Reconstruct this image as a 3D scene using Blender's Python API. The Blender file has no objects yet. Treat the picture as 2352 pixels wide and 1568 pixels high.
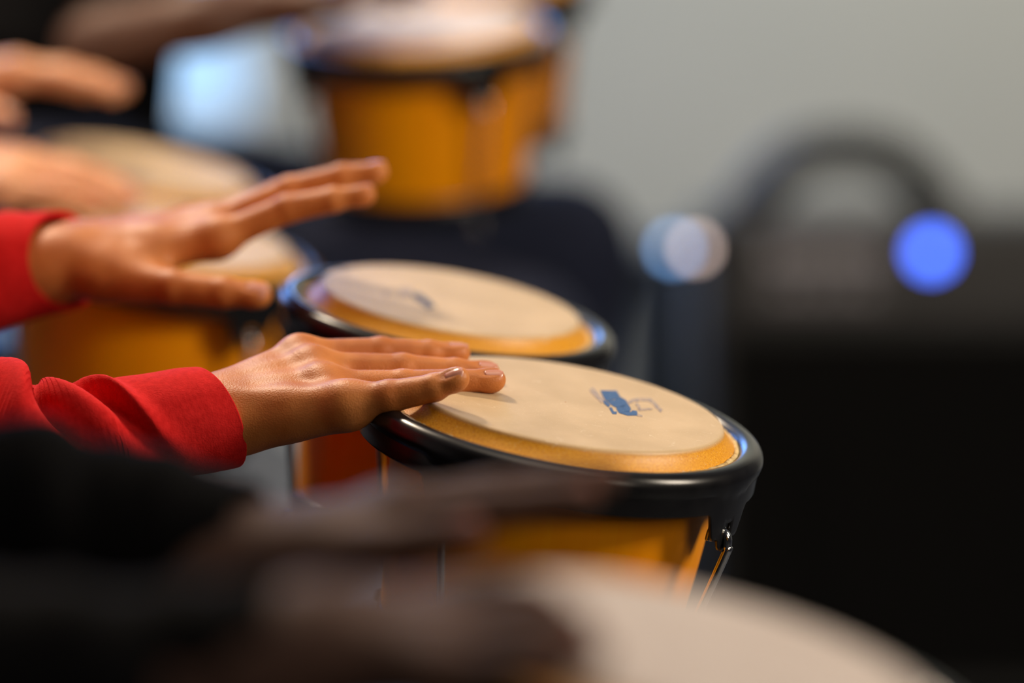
import bpy, math, random
import numpy as np
from mathutils import Vector, Matrix
random.seed(7); rng = np.random.default_rng(7)
C = bpy.context.scene.collection
SC = bpy.context.scene
R = math.radians

# ------------------------------------------------------------------ camera
PITCH = R(5.0); CZ = 0.91; FX = 8820.0
cam = bpy.data.cameras.new('camera'); camo = bpy.data.objects.new('camera', cam); C.objects.link(camo)
camo.location = (0, 0, CZ); camo.rotation_euler = (R(90) - PITCH, 0, 0)
cam.lens = 135; cam.sensor_width = 36; cam.clip_start = 0.1; cam.clip_end = 60
cam.dof.use_dof = True; cam.dof.focus_distance = 2.375; cam.dof.aperture_fstop = 1.72
SC.camera = camo
SC.view_settings.view_transform = 'Standard'; SC.view_settings.look = 'None'
SC.view_settings.gamma = 1; SC.view_settings.use_curve_mapping = False
SC.view_settings.exposure = 0.0
SC.cycles.use_denoising = True
SC.cycles.use_adaptive_sampling = False
SC.cycles.sample_clamp_indirect = 6
SC.cycles.max_bounces = 6
SC.cycles.caustics_reflective = False; SC.cycles.caustics_refractive = False

# ------------------------------------------------------------------ world and lights
w = bpy.data.worlds.new('world'); SC.world = w; w.use_nodes = True
w.node_tree.nodes['Background'].inputs[0].default_value = (0.5, 0.56, 0.65, 1)
w.node_tree.nodes['Background'].inputs[1].default_value = 0.05

def area(name, loc, target, sx, sy, power, color):
    l = bpy.data.lights.new(name, 'AREA'); l.shape = 'RECTANGLE'; l.size = sx; l.size_y = sy
    l.energy = power; l.color = color
    o = bpy.data.objects.new(name, l); C.objects.link(o); o.location = loc
    d = Vector(target) - Vector(loc); o.rotation_euler = d.to_track_quat('-Z', 'Y').to_euler()
    return o
area('key_spot', (-0.95, 3.75, 2.75), (0.0, 2.45, 0.68), 0.30, 0.30, 62, (1.0, 0.81, 0.60))
area('window_light', (-1.4, 6.1, 2.1), (0.0, 2.6, 0.7), 2.6, 1.1, 80, (0.16, 0.38, 1.0))
area('ceiling_soft', (0.2, 2.1, 2.9), (0.0, 2.5, 0.0), 1.6, 1.4, 15, (1.0, 0.84, 0.66))
area('front_fill', (0.95, 0.9, 1.15), (0.1, 2.7, 0.55), 0.6, 0.6, 5.6, (1.0, 0.84, 0.66))
area('side_warm', (1.15, 2.1, 1.25), (-0.02, 3.5, 0.72), 0.4, 0.4, 17, (1.0, 0.86, 0.68))
area('wall_wash', (0.5, 5.2, 2.85), (0.6, 6.95, 0.9), 2.8, 0.4, 54, (1.0, 1.0, 0.86))
area('wall_lamp_right', (1.7, 5.9, 2.4), (1.5, 6.95, 0.9), 0.4, 0.4, 9, (1.0, 0.75, 0.6))

def P(px, py, d):
    """point seen at pixel (px,py) of the 2352x1568 frame at camera depth d"""
    a = (px - 1176.0) / FX * d; b = -(py - 784.0) / FX * d
    return Vector((a, d * math.cos(PITCH) + b * math.sin(PITCH), CZ - d * math.sin(PITCH) + b * math.cos(PITCH)))
CAMP = Vector((0, 0, CZ))

# ------------------------------------------------------------------ materials
def mat(name, color, rough=0.5, metal=0.0, **kw):
    m = bpy.data.materials.new(name); m.use_nodes = True
    b = m.node_tree.nodes['Principled BSDF']
    b.inputs['Base Color'].default_value = (*color, 1)
    b.inputs['Roughness'].default_value = rough; b.inputs['Metallic'].default_value = metal
    for k, v in kw.items(): b.inputs[k].default_value = v
    return m
def N(m, t, **kw):
    n = m.node_tree.nodes.new(t)
    for k, v in kw.items(): setattr(n, k, v)
    return n
def L(m, a, b): m.node_tree.links.new(a, b)
def bsdf(m): return m.node_tree.nodes['Principled BSDF']
def noise_col(m, c1, c2, scale, detail=4, lo=0.35, hi=0.65, bump=0, bscale=None, bdist=0.001):
    tc = N(m, 'ShaderNodeTexCoord'); nz = N(m, 'ShaderNodeTexNoise')
    nz.inputs['Scale'].default_value = scale; nz.inputs['Detail'].default_value = detail
    L(m, tc.outputs['Object'], nz.inputs['Vector'])
    cr = N(m, 'ShaderNodeValToRGB'); cr.color_ramp.elements[0].position = lo; cr.color_ramp.elements[1].position = hi
    cr.color_ramp.elements[0].color = (*c1, 1); cr.color_ramp.elements[1].color = (*c2, 1)
    L(m, nz.outputs['Fac'], cr.inputs['Fac']); L(m, cr.outputs['Color'], bsdf(m).inputs['Base Color'])
    if bump:
        n2 = N(m, 'ShaderNodeTexNoise'); n2.inputs['Scale'].default_value = bscale or scale * 4; n2.inputs['Detail'].default_value = 3
        L(m, tc.outputs['Object'], n2.inputs['Vector'])
        bp = N(m, 'ShaderNodeBump'); bp.inputs['Strength'].default_value = bump; bp.inputs['Distance'].default_value = bdist
        L(m, n2.outputs['Fac'], bp.inputs['Height']); L(m, bp.outputs['Normal'], bsdf(m).inputs['Normal'])
    return cr

def skin(name, c1, c2, rough=0.48, sss=0.12, spec=0.42):
    m = mat(name, c1, rough); b = bsdf(m)
    b.inputs['Subsurface Weight'].default_value = sss
    b.inputs['Subsurface Radius'].default_value = (1.0, 0.35, 0.15); b.inputs['Subsurface Scale'].default_value = 0.006
    b.inputs['Specular IOR Level'].default_value = spec
    noise_col(m, c1, c2, 38, 5, 0.38, 0.64)
    tc = N(m, 'ShaderNodeTexCoord')
    v = N(m, 'ShaderNodeTexVoronoi'); v.inputs['Scale'].default_value = 900; L(m, tc.outputs['Object'], v.inputs['Vector'])
    n2 = N(m, 'ShaderNodeTexNoise'); n2.inputs['Scale'].default_value = 420; n2.inputs['Detail'].default_value = 4
    L(m, tc.outputs['Object'], n2.inputs['Vector'])
    ad = N(m, 'ShaderNodeMath', operation='ADD'); L(m, v.outputs['Distance'], ad.inputs[0]); L(m, n2.outputs['Fac'], ad.inputs[1])
    bp = N(m, 'ShaderNodeBump'); bp.inputs['Strength'].default_value = 0.38; bp.inputs['Distance'].default_value = 0.00035
    L(m, ad.outputs[0], bp.inputs['Height']); L(m, bp.outputs['Normal'], b.inputs['Normal'])
    return m
M = {}
M['skin_tan'] = skin('skin_tan', (0.47, 0.142, 0.030), (0.59, 0.21, 0.054))
M['skin_light'] = skin('skin_light', (0.72, 0.33, 0.17), (0.82, 0.43, 0.24))
M['skin_dark'] = skin('skin_dark', (0.085, 0.028, 0.012), (0.115, 0.042, 0.018))
M['skin_brown'] = skin('skin_brown', (0.088, 0.05, 0.04), (0.115, 0.066, 0.052), 0.65, 0.05, 0.12)
M['nail'] = mat('nail', (0.62, 0.27, 0.19), 0.22)
M['nail_dark'] = mat('nail_brown', (0.22, 0.08, 0.06), 0.6)
bsdf(M['nail_dark']).inputs['Specular IOR Level'].default_value = 0.1
bsdf(M['nail']).inputs['Coat Weight'].default_value = 0.3
def cloth(name, c1, c2, rough=0.9, sheen=0.3):
    m = mat(name, c1, rough); bsdf(m).inputs['Sheen Weight'].default_value = sheen
    bsdf(m).inputs['Specular IOR Level'].default_value = 0.2
    bsdf(m).inputs['Sheen Tint'].default_value = (*[min(1, c * 1.5 + 0.05) for c in c2], 1)
    noise_col(m, c1, c2, 260, 5, 0.3, 0.7, bump=0.5, bscale=900, bdist=0.0006)
    return m
M['red'] = cloth('red_fleece', (0.56, 0.008, 0.008), (0.70, 0.016, 0.016), sheen=0.1)
M['black_cloth'] = cloth('black_cloth', (0.004, 0.004, 0.0045), (0.007, 0.007, 0.008), sheen=0.0)
bsdf(M['black_cloth']).inputs['Specular IOR Level'].default_value = 0.05
M['navy'] = cloth('navy_cloth', (0.014, 0.018, 0.038), (0.022, 0.027, 0.055), sheen=0.05)
M['jeans'] = cloth('grey_jeans', (0.16, 0.19, 0.24), (0.22, 0.25, 0.31), sheen=0.1)
M['hair'] = mat('hair', (0.01, 0.008, 0.006), 0.5)
M['shoe'] = mat('shoe', (0.02, 0.02, 0.02), 0.5)
M['black_coat'] = mat('black_powder_coat', (0.006, 0.006, 0.007), 0.24, **{'Specular IOR Level': 0.42})
noise_col(M['black_coat'], (0.005, 0.005, 0.006), (0.008, 0.008, 0.009), 60, bump=0.05, bscale=700, bdist=0.0002)
M['chrome'] = mat('chrome', (0.80, 0.79, 0.77), 0.12, 1.0)
M['print'] = mat('blue_print', (0.025, 0.10, 0.26), 0.5)
noise_col(M['print'], (0.02, 0.085, 0.24), (0.07, 0.15, 0.30), 500, 3, 0.45, 0.75)
M['print_faint'] = mat('faded_blue_print', (0.26, 0.24, 0.27), 0.5)
noise_col(M['print_faint'], (0.22, 0.20, 0.24), (0.52, 0.38, 0.26), 420, 3, 0.40, 0.62)

# wooden shell: staves with slightly different tones, orange-stained, lacquered
def shell_mat():
    m = mat('orange_lacquered_wood', (0.62, 0.19, 0.012), 0.42); b = bsdf(m)
    b.inputs['Specular IOR Level'].default_value = 0.15; b.inputs['Coat Weight'].default_value = 0.06; b.inputs['Coat Roughness'].default_value = 0.2
    tc = N(m, 'ShaderNodeTexCoord'); sx = N(m, 'ShaderNodeSeparateXYZ'); L(m, tc.outputs['Object'], sx.inputs[0])
    at = N(m, 'ShaderNodeMath', operation='ARCTAN2'); L(m, sx.outputs['Y'], at.inputs[0]); L(m, sx.outputs['X'], at.inputs[1])
    mu = N(m, 'ShaderNodeMath', operation='MULTIPLY'); mu.inputs[1].default_value = 16 / (2 * math.pi); L(m, at.outputs[0], mu.inputs[0])
    fl = N(m, 'ShaderNodeMath', operation='FLOOR'); L(m, mu.outputs[0], fl.inputs[0])
    wn = N(m, 'ShaderNodeTexWhiteNoise', noise_dimensions='1D'); L(m, fl.outputs[0], wn.inputs['W'])
    mp = N(m, 'ShaderNodeMapping'); mp.inputs['Scale'].default_value = (90, 90, 7); L(m, tc.outputs['Object'], mp.inputs['Vector'])
    nz = N(m, 'ShaderNodeTexNoise'); nz.inputs['Scale'].default_value = 1.0; nz.inputs['Detail'].default_value = 6; L(m, mp.outputs[0], nz.inputs['Vector'])
    a1 = N(m, 'ShaderNodeMath', operation='MULTIPLY'); a1.inputs[1].default_value = 0.5; L(m, wn.outputs['Value'], a1.inputs[0])
    a2 = N(m, 'ShaderNodeMath', operation='MULTIPLY_ADD'); a2.inputs[1].default_value = 0.5; L(m, nz.outputs['Fac'], a2.inputs[0]); L(m, a1.outputs[0], a2.inputs[2])
    cr = N(m, 'ShaderNodeValToRGB'); cr.color_ramp.elements[0].color = (0.95, 0.31, 0.001, 1); cr.color_ramp.elements[1].color = (1.0, 0.40, 0.002, 1)
    cr.color_ramp.elements[0].position = 0.2; cr.color_ramp.elements[1].position = 0.8
    L(m, a2.outputs[0], cr.inputs['Fac']); L(m, cr.outputs['Color'], b.inputs['Base Color'])
    return m
M['shell'] = shell_mat()

def head_mat(name, fa, fb):
    """synthetic-skin head: amber body, milky playing face, fibres and hairline scratches"""
    m = mat(name, (0.66, 0.36, 0.08), 0.42); b = bsdf(m)
    tc = N(m, 'ShaderNodeTexCoord'); sx = N(m, 'ShaderNodeSeparateXYZ'); L(m, tc.outputs['Object'], sx.inputs[0])
    rr = N(m, 'ShaderNodeMapRange'); rr.inputs['From Min'].default_value = -0.0030; rr.inputs['From Max'].default_value = -0.0004
    L(m, sx.outputs['Z'], rr.inputs['Value'])
    nz = N(m, 'ShaderNodeTexNoise'); nz.inputs['Scale'].default_value = 22; nz.inputs['Detail'].default_value = 6; L(m, tc.outputs['Object'], nz.inputs['Vector'])
    face = N(m, 'ShaderNodeValToRGB'); face.color_ramp.elements[0].color = (*fa, 1); face.color_ramp.elements[1].color = (*fb, 1)
    face.color_ramp.elements[0].position = 0.35; face.color_ramp.elements[1].position = 0.65; L(m, nz.outputs['Fac'], face.inputs['Fac'])
    n3 = N(m, 'ShaderNodeTexNoise'); n3.inputs['Scale'].default_value = 900; n3.inputs['Detail'].default_value = 3; L(m, tc.outputs['Object'], n3.inputs['Vector'])
    side = N(m, 'ShaderNodeValToRGB'); side.color_ramp.elements[0].color = (0.66, 0.25, 0.006, 1); side.color_ramp.elements[1].color = (0.86, 0.42, 0.03, 1)
    side.color_ramp.elements[0].position = 0.3; side.color_ramp.elements[1].position = 0.7; L(m, n3.outputs['Fac'], side.inputs['Fac'])
    mx = N(m, 'ShaderNodeMix', data_type='RGBA'); L(m, rr.outputs[0], mx.inputs[0]); L(m, side.outputs[0], mx.inputs[6]); L(m, face.outputs[0], mx.inputs[7])
    # scratches: thin warped iso-lines of a noise, kept in patches
    n4 = N(m, 'ShaderNodeTexNoise'); n4.inputs['Scale'].default_value = 34; n4.inputs['Detail'].default_value = 2; n4.inputs['Distortion'].default_value = 1.2
    L(m, tc.outputs['Object'], n4.inputs['Vector'])
    s1 = N(m, 'ShaderNodeMath', operation='SUBTRACT'); s1.inputs[1].default_value = 0.5; L(m, n4.outputs['Fac'], s1.inputs[0])
    s2 = N(m, 'ShaderNodeMath', operation='ABSOLUTE'); L(m, s1.outputs[0], s2.inputs[0])
    s3 = N(m, 'ShaderNodeMath', operation='LESS_THAN'); s3.inputs[1].default_value = 0.006; L(m, s2.outputs[0], s3.inputs[0])
    n5 = N(m, 'ShaderNodeTexNoise'); n5.inputs['Scale'].default_value = 60; n5.inputs['Detail'].default_value = 2; L(m, tc.outputs['Object'], n5.inputs['Vector'])
    s4 = N(m, 'ShaderNodeMath', operation='GREATER_THAN'); s4.inputs[1].default_value = 0.60; L(m, n5.outputs['Fac'], s4.inputs[0])
    s5 = N(m, 'ShaderNodeMath', operation='MULTIPLY'); L(m, s3.outputs[0], s5.inputs[0]); L(m, s4.outputs[0], s5.inputs[1])
    v = N(m, 'ShaderNodeTexVoronoi'); v.inputs['Scale'].default_value = 420; L(m, tc.outputs['Object'], v.inputs['Vector'])
    s6 = N(m, 'ShaderNodeMath', operation='LESS_THAN'); s6.inputs[1].default_value = 0.13; L(m, v.outputs['Distance'], s6.inputs[0])
    s7 = N(m, 'ShaderNodeMath', operation='MAXIMUM'); L(m, s5.outputs[0], s7.inputs[0]); L(m, s6.outputs[0], s7.inputs[1])
    s8 = N(m, 'ShaderNodeMath', operation='MULTIPLY'); s8.inputs[1].default_value = 0.45; L(m, s7.outputs[0], s8.inputs[0])
    m2 = N(m, 'ShaderNodeMix', data_type='RGBA'); m2.inputs[7].default_value = (0.80, 0.68, 0.52, 1)
    L(m, s8.outputs[0], m2.inputs[0]); L(m, mx.outputs[2], m2.inputs[6]); L(m, m2.outputs[2], b.inputs['Base Color'])
    bp = N(m, 'ShaderNodeBump'); bp.inputs['Strength'].default_value = 0.5; bp.inputs['Distance'].default_value = 0.0003
    L(m, n3.outputs['Fac'], bp.inputs['Height']); L(m, bp.outputs['Normal'], b.inputs['Normal'])
    return m
M['head'] = head_mat('amber_drum_skin', (0.52, 0.375, 0.215), (0.62, 0.455, 0.275))
M['head_pale'] = head_mat('pale_drum_skin', (0.56, 0.48, 0.43), (0.64, 0.56, 0.51))
bsdf(M['head_pale']).inputs['Roughness'].default_value = 0.62; bsdf(M['head_pale']).inputs['Specular IOR Level'].default_value = 0.3
M['flesh'] = mat('raw_edge', (0.60, 0.42, 0.17), 0.8)
noise_col(M['flesh'], (0.46, 0.30, 0.10), (0.72, 0.55, 0.28), 300, 5, bump=0.6, bscale=900)

# ------------------------------------------------------------------ object helpers
def link(name, verts, faces, m, parent=None, smooth=True, world=True):
    me = bpy.data.meshes.new(name)
    me.from_pydata([tuple(v) for v in verts], [], faces) if not isinstance(verts, np.ndarray) else fast_mesh(me, verts, faces)
    me.update()
    if smooth: me.polygons.foreach_set('use_smooth', [True] * len(me.polygons))
    if m: me.materials.append(m)
    o = bpy.data.objects.new(name, me); C.objects.link(o)
    if parent:
        o.parent = parent
        if world: o.matrix_parent_inverse = parent.matrix_world.inverted()
    return o
def fast_mesh(me, v, f):
    f = np.asarray(f, dtype=np.int32)
    me.vertices.add(len(v)); me.vertices.foreach_set('co', v.astype(np.float32).ravel())
    me.loops.add(f.size); me.loops.foreach_set('vertex_index', f.ravel())
    me.polygons.add(len(f)); me.polygons.foreach_set('loop_start', np.arange(0, f.size, f.shape[1], dtype=np.int32))
    me.polygons.foreach_set('loop_total', np.full(len(f), f.shape[1], dtype=np.int32))
    me.validate()
def thing(name, label, cat, mw=None, group=None):
    o = bpy.data.objects.new(name, None); C.objects.link(o); o.empty_display_size = 0.05
    if mw is not None: o.matrix_world = mw
    o['label'] = label; o['category'] = cat
    if group: o['group'] = group
    bpy.context.view_layer.update()
    return o
def tag(o, label, cat, group=None):
    o['label'] = label; o['category'] = cat
    if group: o['group'] = group
    return o
def struct(name, v, f, m):
    o = link(name, v, f, m, smooth=False); o['kind'] = 'structure'; return o
def box(lo, hi, bev=0.0):
    """bevelled box by chamfered corners: verts, faces"""
    (x0, y0, z0), (x1, y1, z1) = lo, hi
    if bev <= 0:
        v = [(x, y, z) for x in (x0, x1) for y in (y0, y1) for z in (z0, z1)]
        f = [(0, 1, 3, 2), (4, 6, 7, 5), (0, 4, 5, 1), (2, 3, 7, 6), (0, 2, 6, 4), (1, 5, 7, 3)]
        return v, f
    import bmesh
    bm = bmesh.new(); vs, fs = box(lo, hi)
    bv = [bm.verts.new(p) for p in vs]
    for q in fs: bm.faces.new([bv[i] for i in q])
    bmesh.ops.bevel(bm, geom=list(bm.edges), offset=bev, segments=3, profile=0.5, affect='EDGES')
    bm.verts.index_update()
    v = [tuple(p.co) for p in bm.verts]; f = [tuple(x.index for x in q.verts) for q in bm.faces]
    bm.free(); return v, f
def lathe(profile, n=96, closed=False):
    v = []; f = []
    for i in range(n):
        a = 2 * math.pi * i / n
        for (r, z) in profile: v.append((r * math.cos(a), r * math.sin(a), z))
    k = len(profile)
    for i in range(n):
        j = (i + 1) % n
        for q in range(k if closed else k - 1):
            q2 = (q + 1) % k
            f.append((i * k + q, j * k + q, j * k + q2, i * k + q2))
    return v, f
def tube(pts, rad, n=12, cap=True):
    pts = [Vector(p) for p in pts]; v = []; f = []
    if not isinstance(rad, (list, tuple)): rad = [rad] * len(pts)
    t0 = (pts[1] - pts[0]).normalized(); up = t0.orthogonal().normalized()
    for i, p in enumerate(pts):
        t = (pts[min(i + 1, len(pts) - 1)] - pts[max(i - 1, 0)]).normalized()
        up = (up - t * up.dot(t)).normalized(); s = t.cross(up)
        for k in range(n):
            a = 2 * math.pi * k / n
            v.append(p + (up * math.cos(a) + s * math.sin(a)) * rad[i])
    for i in range(len(pts) - 1):
        for k in range(n):
            k2 = (k + 1) % n
            f.append((i * n + k, i * n + k2, (i + 1) * n + k2, (i + 1) * n + k))
    if cap:
        f.append(tuple(reversed(range(n)))); f.append(tuple(range((len(pts) - 1) * n, len(pts) * n)))
    return v, f
def smooth_path(pts, n=8):
    pts = [Vector(p) for p in pts]; out = []
    q = [pts[0]] + pts + [pts[-1]]
    for i in range(1, len(q) - 2):
        for k in range(n):
            t = k / n; a, b, c, d = q[i - 1], q[i], q[i + 1], q[i + 2]
            out.append(0.5 * ((2 * b) + (c - a) * t + (2 * a - 5 * b + 4 * c - d) * t * t + (3 * b - a - 3 * c + d) * t ** 3))
    out.append(pts[-1]); return out
def merge(parts):
    v = []; f = []
    for (a, b) in parts:
        o = len(v); v += [tuple(x) for x in a]; f += [tuple(i + o for i in q) for q in b]
    return v, f

# ------------------------------------------------------------------ signed-distance modelling (bodies, hands, clothes)
def smin(a, b, k):
    if k <= 0: return np.minimum(a, b)
    h = np.maximum(k - np.abs(a - b), 0) / k
    return np.minimum(a, b) - h * h * (k * 0.25)
class Field:
    def __init__(s, lo, hi, h):
        s.h = h; s.lo = np.array(lo, float); n = np.ceil((np.array(hi) - s.lo) / h).astype(int) + 1
        s.n = n; s.ax = [(s.lo[i] + h * np.arange(n[i])).astype(np.float32) for i in range(3)]
        s.D = np.full(tuple(n), 0.05, np.float32)
    def sub(s, lo, hi, pad):
        i0 = np.clip(((np.array(lo) - pad - s.lo) / s.h).astype(int), 0, s.n); i1 = np.clip(((np.array(hi) + pad - s.lo) / s.h).astype(int) + 2, 0, s.n)
        sl = tuple(slice(a, b) for a, b in zip(i0, i1))
        X, Y, Z = np.meshgrid(s.ax[0][sl[0]], s.ax[1][sl[1]], s.ax[2][sl[2]], indexing='ij', sparse=True)
        return sl, X, Y, Z
    def prim(s, a, b, ra, rb, up=None, flat=1.0, pad=0.02):
        """tapered capsule a->b; flat<1 squashes it along up"""
        a = np.array(a, float); b = np.array(b, float); r = max(ra, rb)
        sl, X, Y, Z = s.sub(np.minimum(a, b) - r, np.maximum(a, b) + r, pad)
        d = b - a; L2 = max(float(d @ d), 1e-12)
        t = np.clip(((X - a[0]) * d[0] + (Y - a[1]) * d[1] + (Z - a[2]) * d[2]) / L2, 0, 1).astype(np.float32)
        qx = X - (a[0] + d[0] * t); qy = Y - (a[1] + d[1] * t); qz = Z - (a[2] + d[2] * t)
        if up is not None:
            u = np.array(up, float); u = u / np.linalg.norm(u)
            c = qx * u[0] + qy * u[1] + qz * u[2]
            dist = np.sqrt(qx * qx + qy * qy + qz * qz + c * c * (1 / flat ** 2 - 1))
            g = dist - (ra + (rb - ra) * t)
            g = np.where(g > 0, g * flat, g)
        else:
            g = np.sqrt(qx * qx + qy * qy + qz * qz) - (ra + (rb - ra) * t)
        return sl, g.astype(np.float32)
    def add(s, a, b, ra, rb, k=0.006, up=None, flat=1.0):
        sl, g = s.prim(a, b, ra, rb, up, flat); s.D[sl] = smin(s.D[sl], g, k)
    def ball(s, c, r, k=0.006, up=None, flat=1.0):
        c = np.array(c, float); s.add(c, c + 1e-5, r, r, k, up, flat)
    def cut(s, a, b, ra, rb, k=0.002, up=None, flat=1.0):
        sl, g = s.prim(a, b, ra, rb, up, flat, 0.006); s.D[sl] = -smin(-s.D[sl], g, k)
    def wave(s, c, axis, dors, rad, wl, amp):
        """skin folds across a joint on its dorsal side"""
        c = np.array(c, float); axis = np.array(axis, float); axis /= np.linalg.norm(axis); dors = np.array(dors, float); dors /= np.linalg.norm(dors)
        sl, X, Y, Z = s.sub(c, c, rad * 2.2)
        qx, qy, qz = X - c[0], Y - c[1], Z - c[2]
        t = qx * axis[0] + qy * axis[1] + qz * axis[2]; u = qx * dors[0] + qy * dors[1] + qz * dors[2]
        w_ = np.exp(-(t / (rad * 0.62)) ** 2) * np.clip(u / rad * 1.4, 0, 1)
        jig = 0.35 * np.sin(qx * 900 + qz * 700)
        s.D[sl] += (amp * w_ * (np.cos(t * 2 * math.pi / wl + jig) ** 2 - 0.3)).astype(np.float32)
    def blur(s, it=1):
        for _ in range(it):
            for ax in range(3):
                D = np.moveaxis(s.D, ax, 0); E = D.copy(); E[1:-1] = (D[:-2] + 2 * D[1:-1] + D[2:]) * 0.25
                s.D = np.moveaxis(E, 0, ax)
    def mesh(s):
        D = s.D; sg = D < 0
        c = [sg[i:sg.shape[0] - 1 + i, j:sg.shape[1] - 1 + j, k:sg.shape[2] - 1 + k] for i in (0, 1) for j in (0, 1) for k in (0, 1)]
        any_ = np.logical_or.reduce(c); all_ = np.logical_and.reduce(c)
        act = any_ & ~all_; ii = np.argwhere(act); idx = np.full(act.shape, -1, np.int32); idx[act] = np.arange(len(ii))
        pos = np.zeros((len(ii), 3)); cnt = np.zeros(len(ii))
        corners = [np.array(q) for q in [(0,0,0),(1,0,0),(0,1,0),(1,1,0),(0,0,1),(1,0,1),(0,1,1),(1,1,1)]]
        for a in range(8):
            for b in range(a + 1, 8):
                if np.abs(corners[a] - corners[b]).sum() != 1: continue
                da = D[tuple((ii + corners[a]).T)]; db = D[tuple((ii + corners[b]).T)]
                m = (da < 0) != (db < 0); t = np.where(m, da / np.where(m, da - db, 1), 0)
                pos += m[:, None] * (corners[a] + t[:, None] * (corners[b] - corners[a])); cnt += m
        V = s.lo + s.h * (ii + pos / cnt[:, None]); F = []
        for ax in range(3):
            a_ = np.take(sg, range(0, sg.shape[ax] - 1), ax); b_ = np.take(sg, range(1, sg.shape[ax]), ax)
            e = np.argwhere(a_ != b_); o1, o2 = [(1, 2), (2, 0), (0, 1)][ax]
            ok = (e[:, o1] > 0) & (e[:, o2] > 0) & (e[:, o1] < sg.shape[o1] - 1) & (e[:, o2] < sg.shape[o2] - 1); e = e[ok]
            u1 = np.zeros(3, int); u1[o1] = 1; u2 = np.zeros(3, int); u2[o2] = 1
            q = np.stack([idx[tuple((e - u1 - u2).T)], idx[tuple((e - u2).T)], idx[tuple(e.T)], idx[tuple((e - u1).T)]], 1)
            flip = ~sg[tuple(e.T)]; q[flip] = q[flip][:, ::-1]; F.append(q)
        return V, np.concatenate(F)
def join_np(parts):
    V = []; F = []; o = 0
    for v, f in parts: V.append(v); F.append(np.asarray(f) + o); o += len(v)
    return np.concatenate(V), np.concatenate(F)

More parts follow.
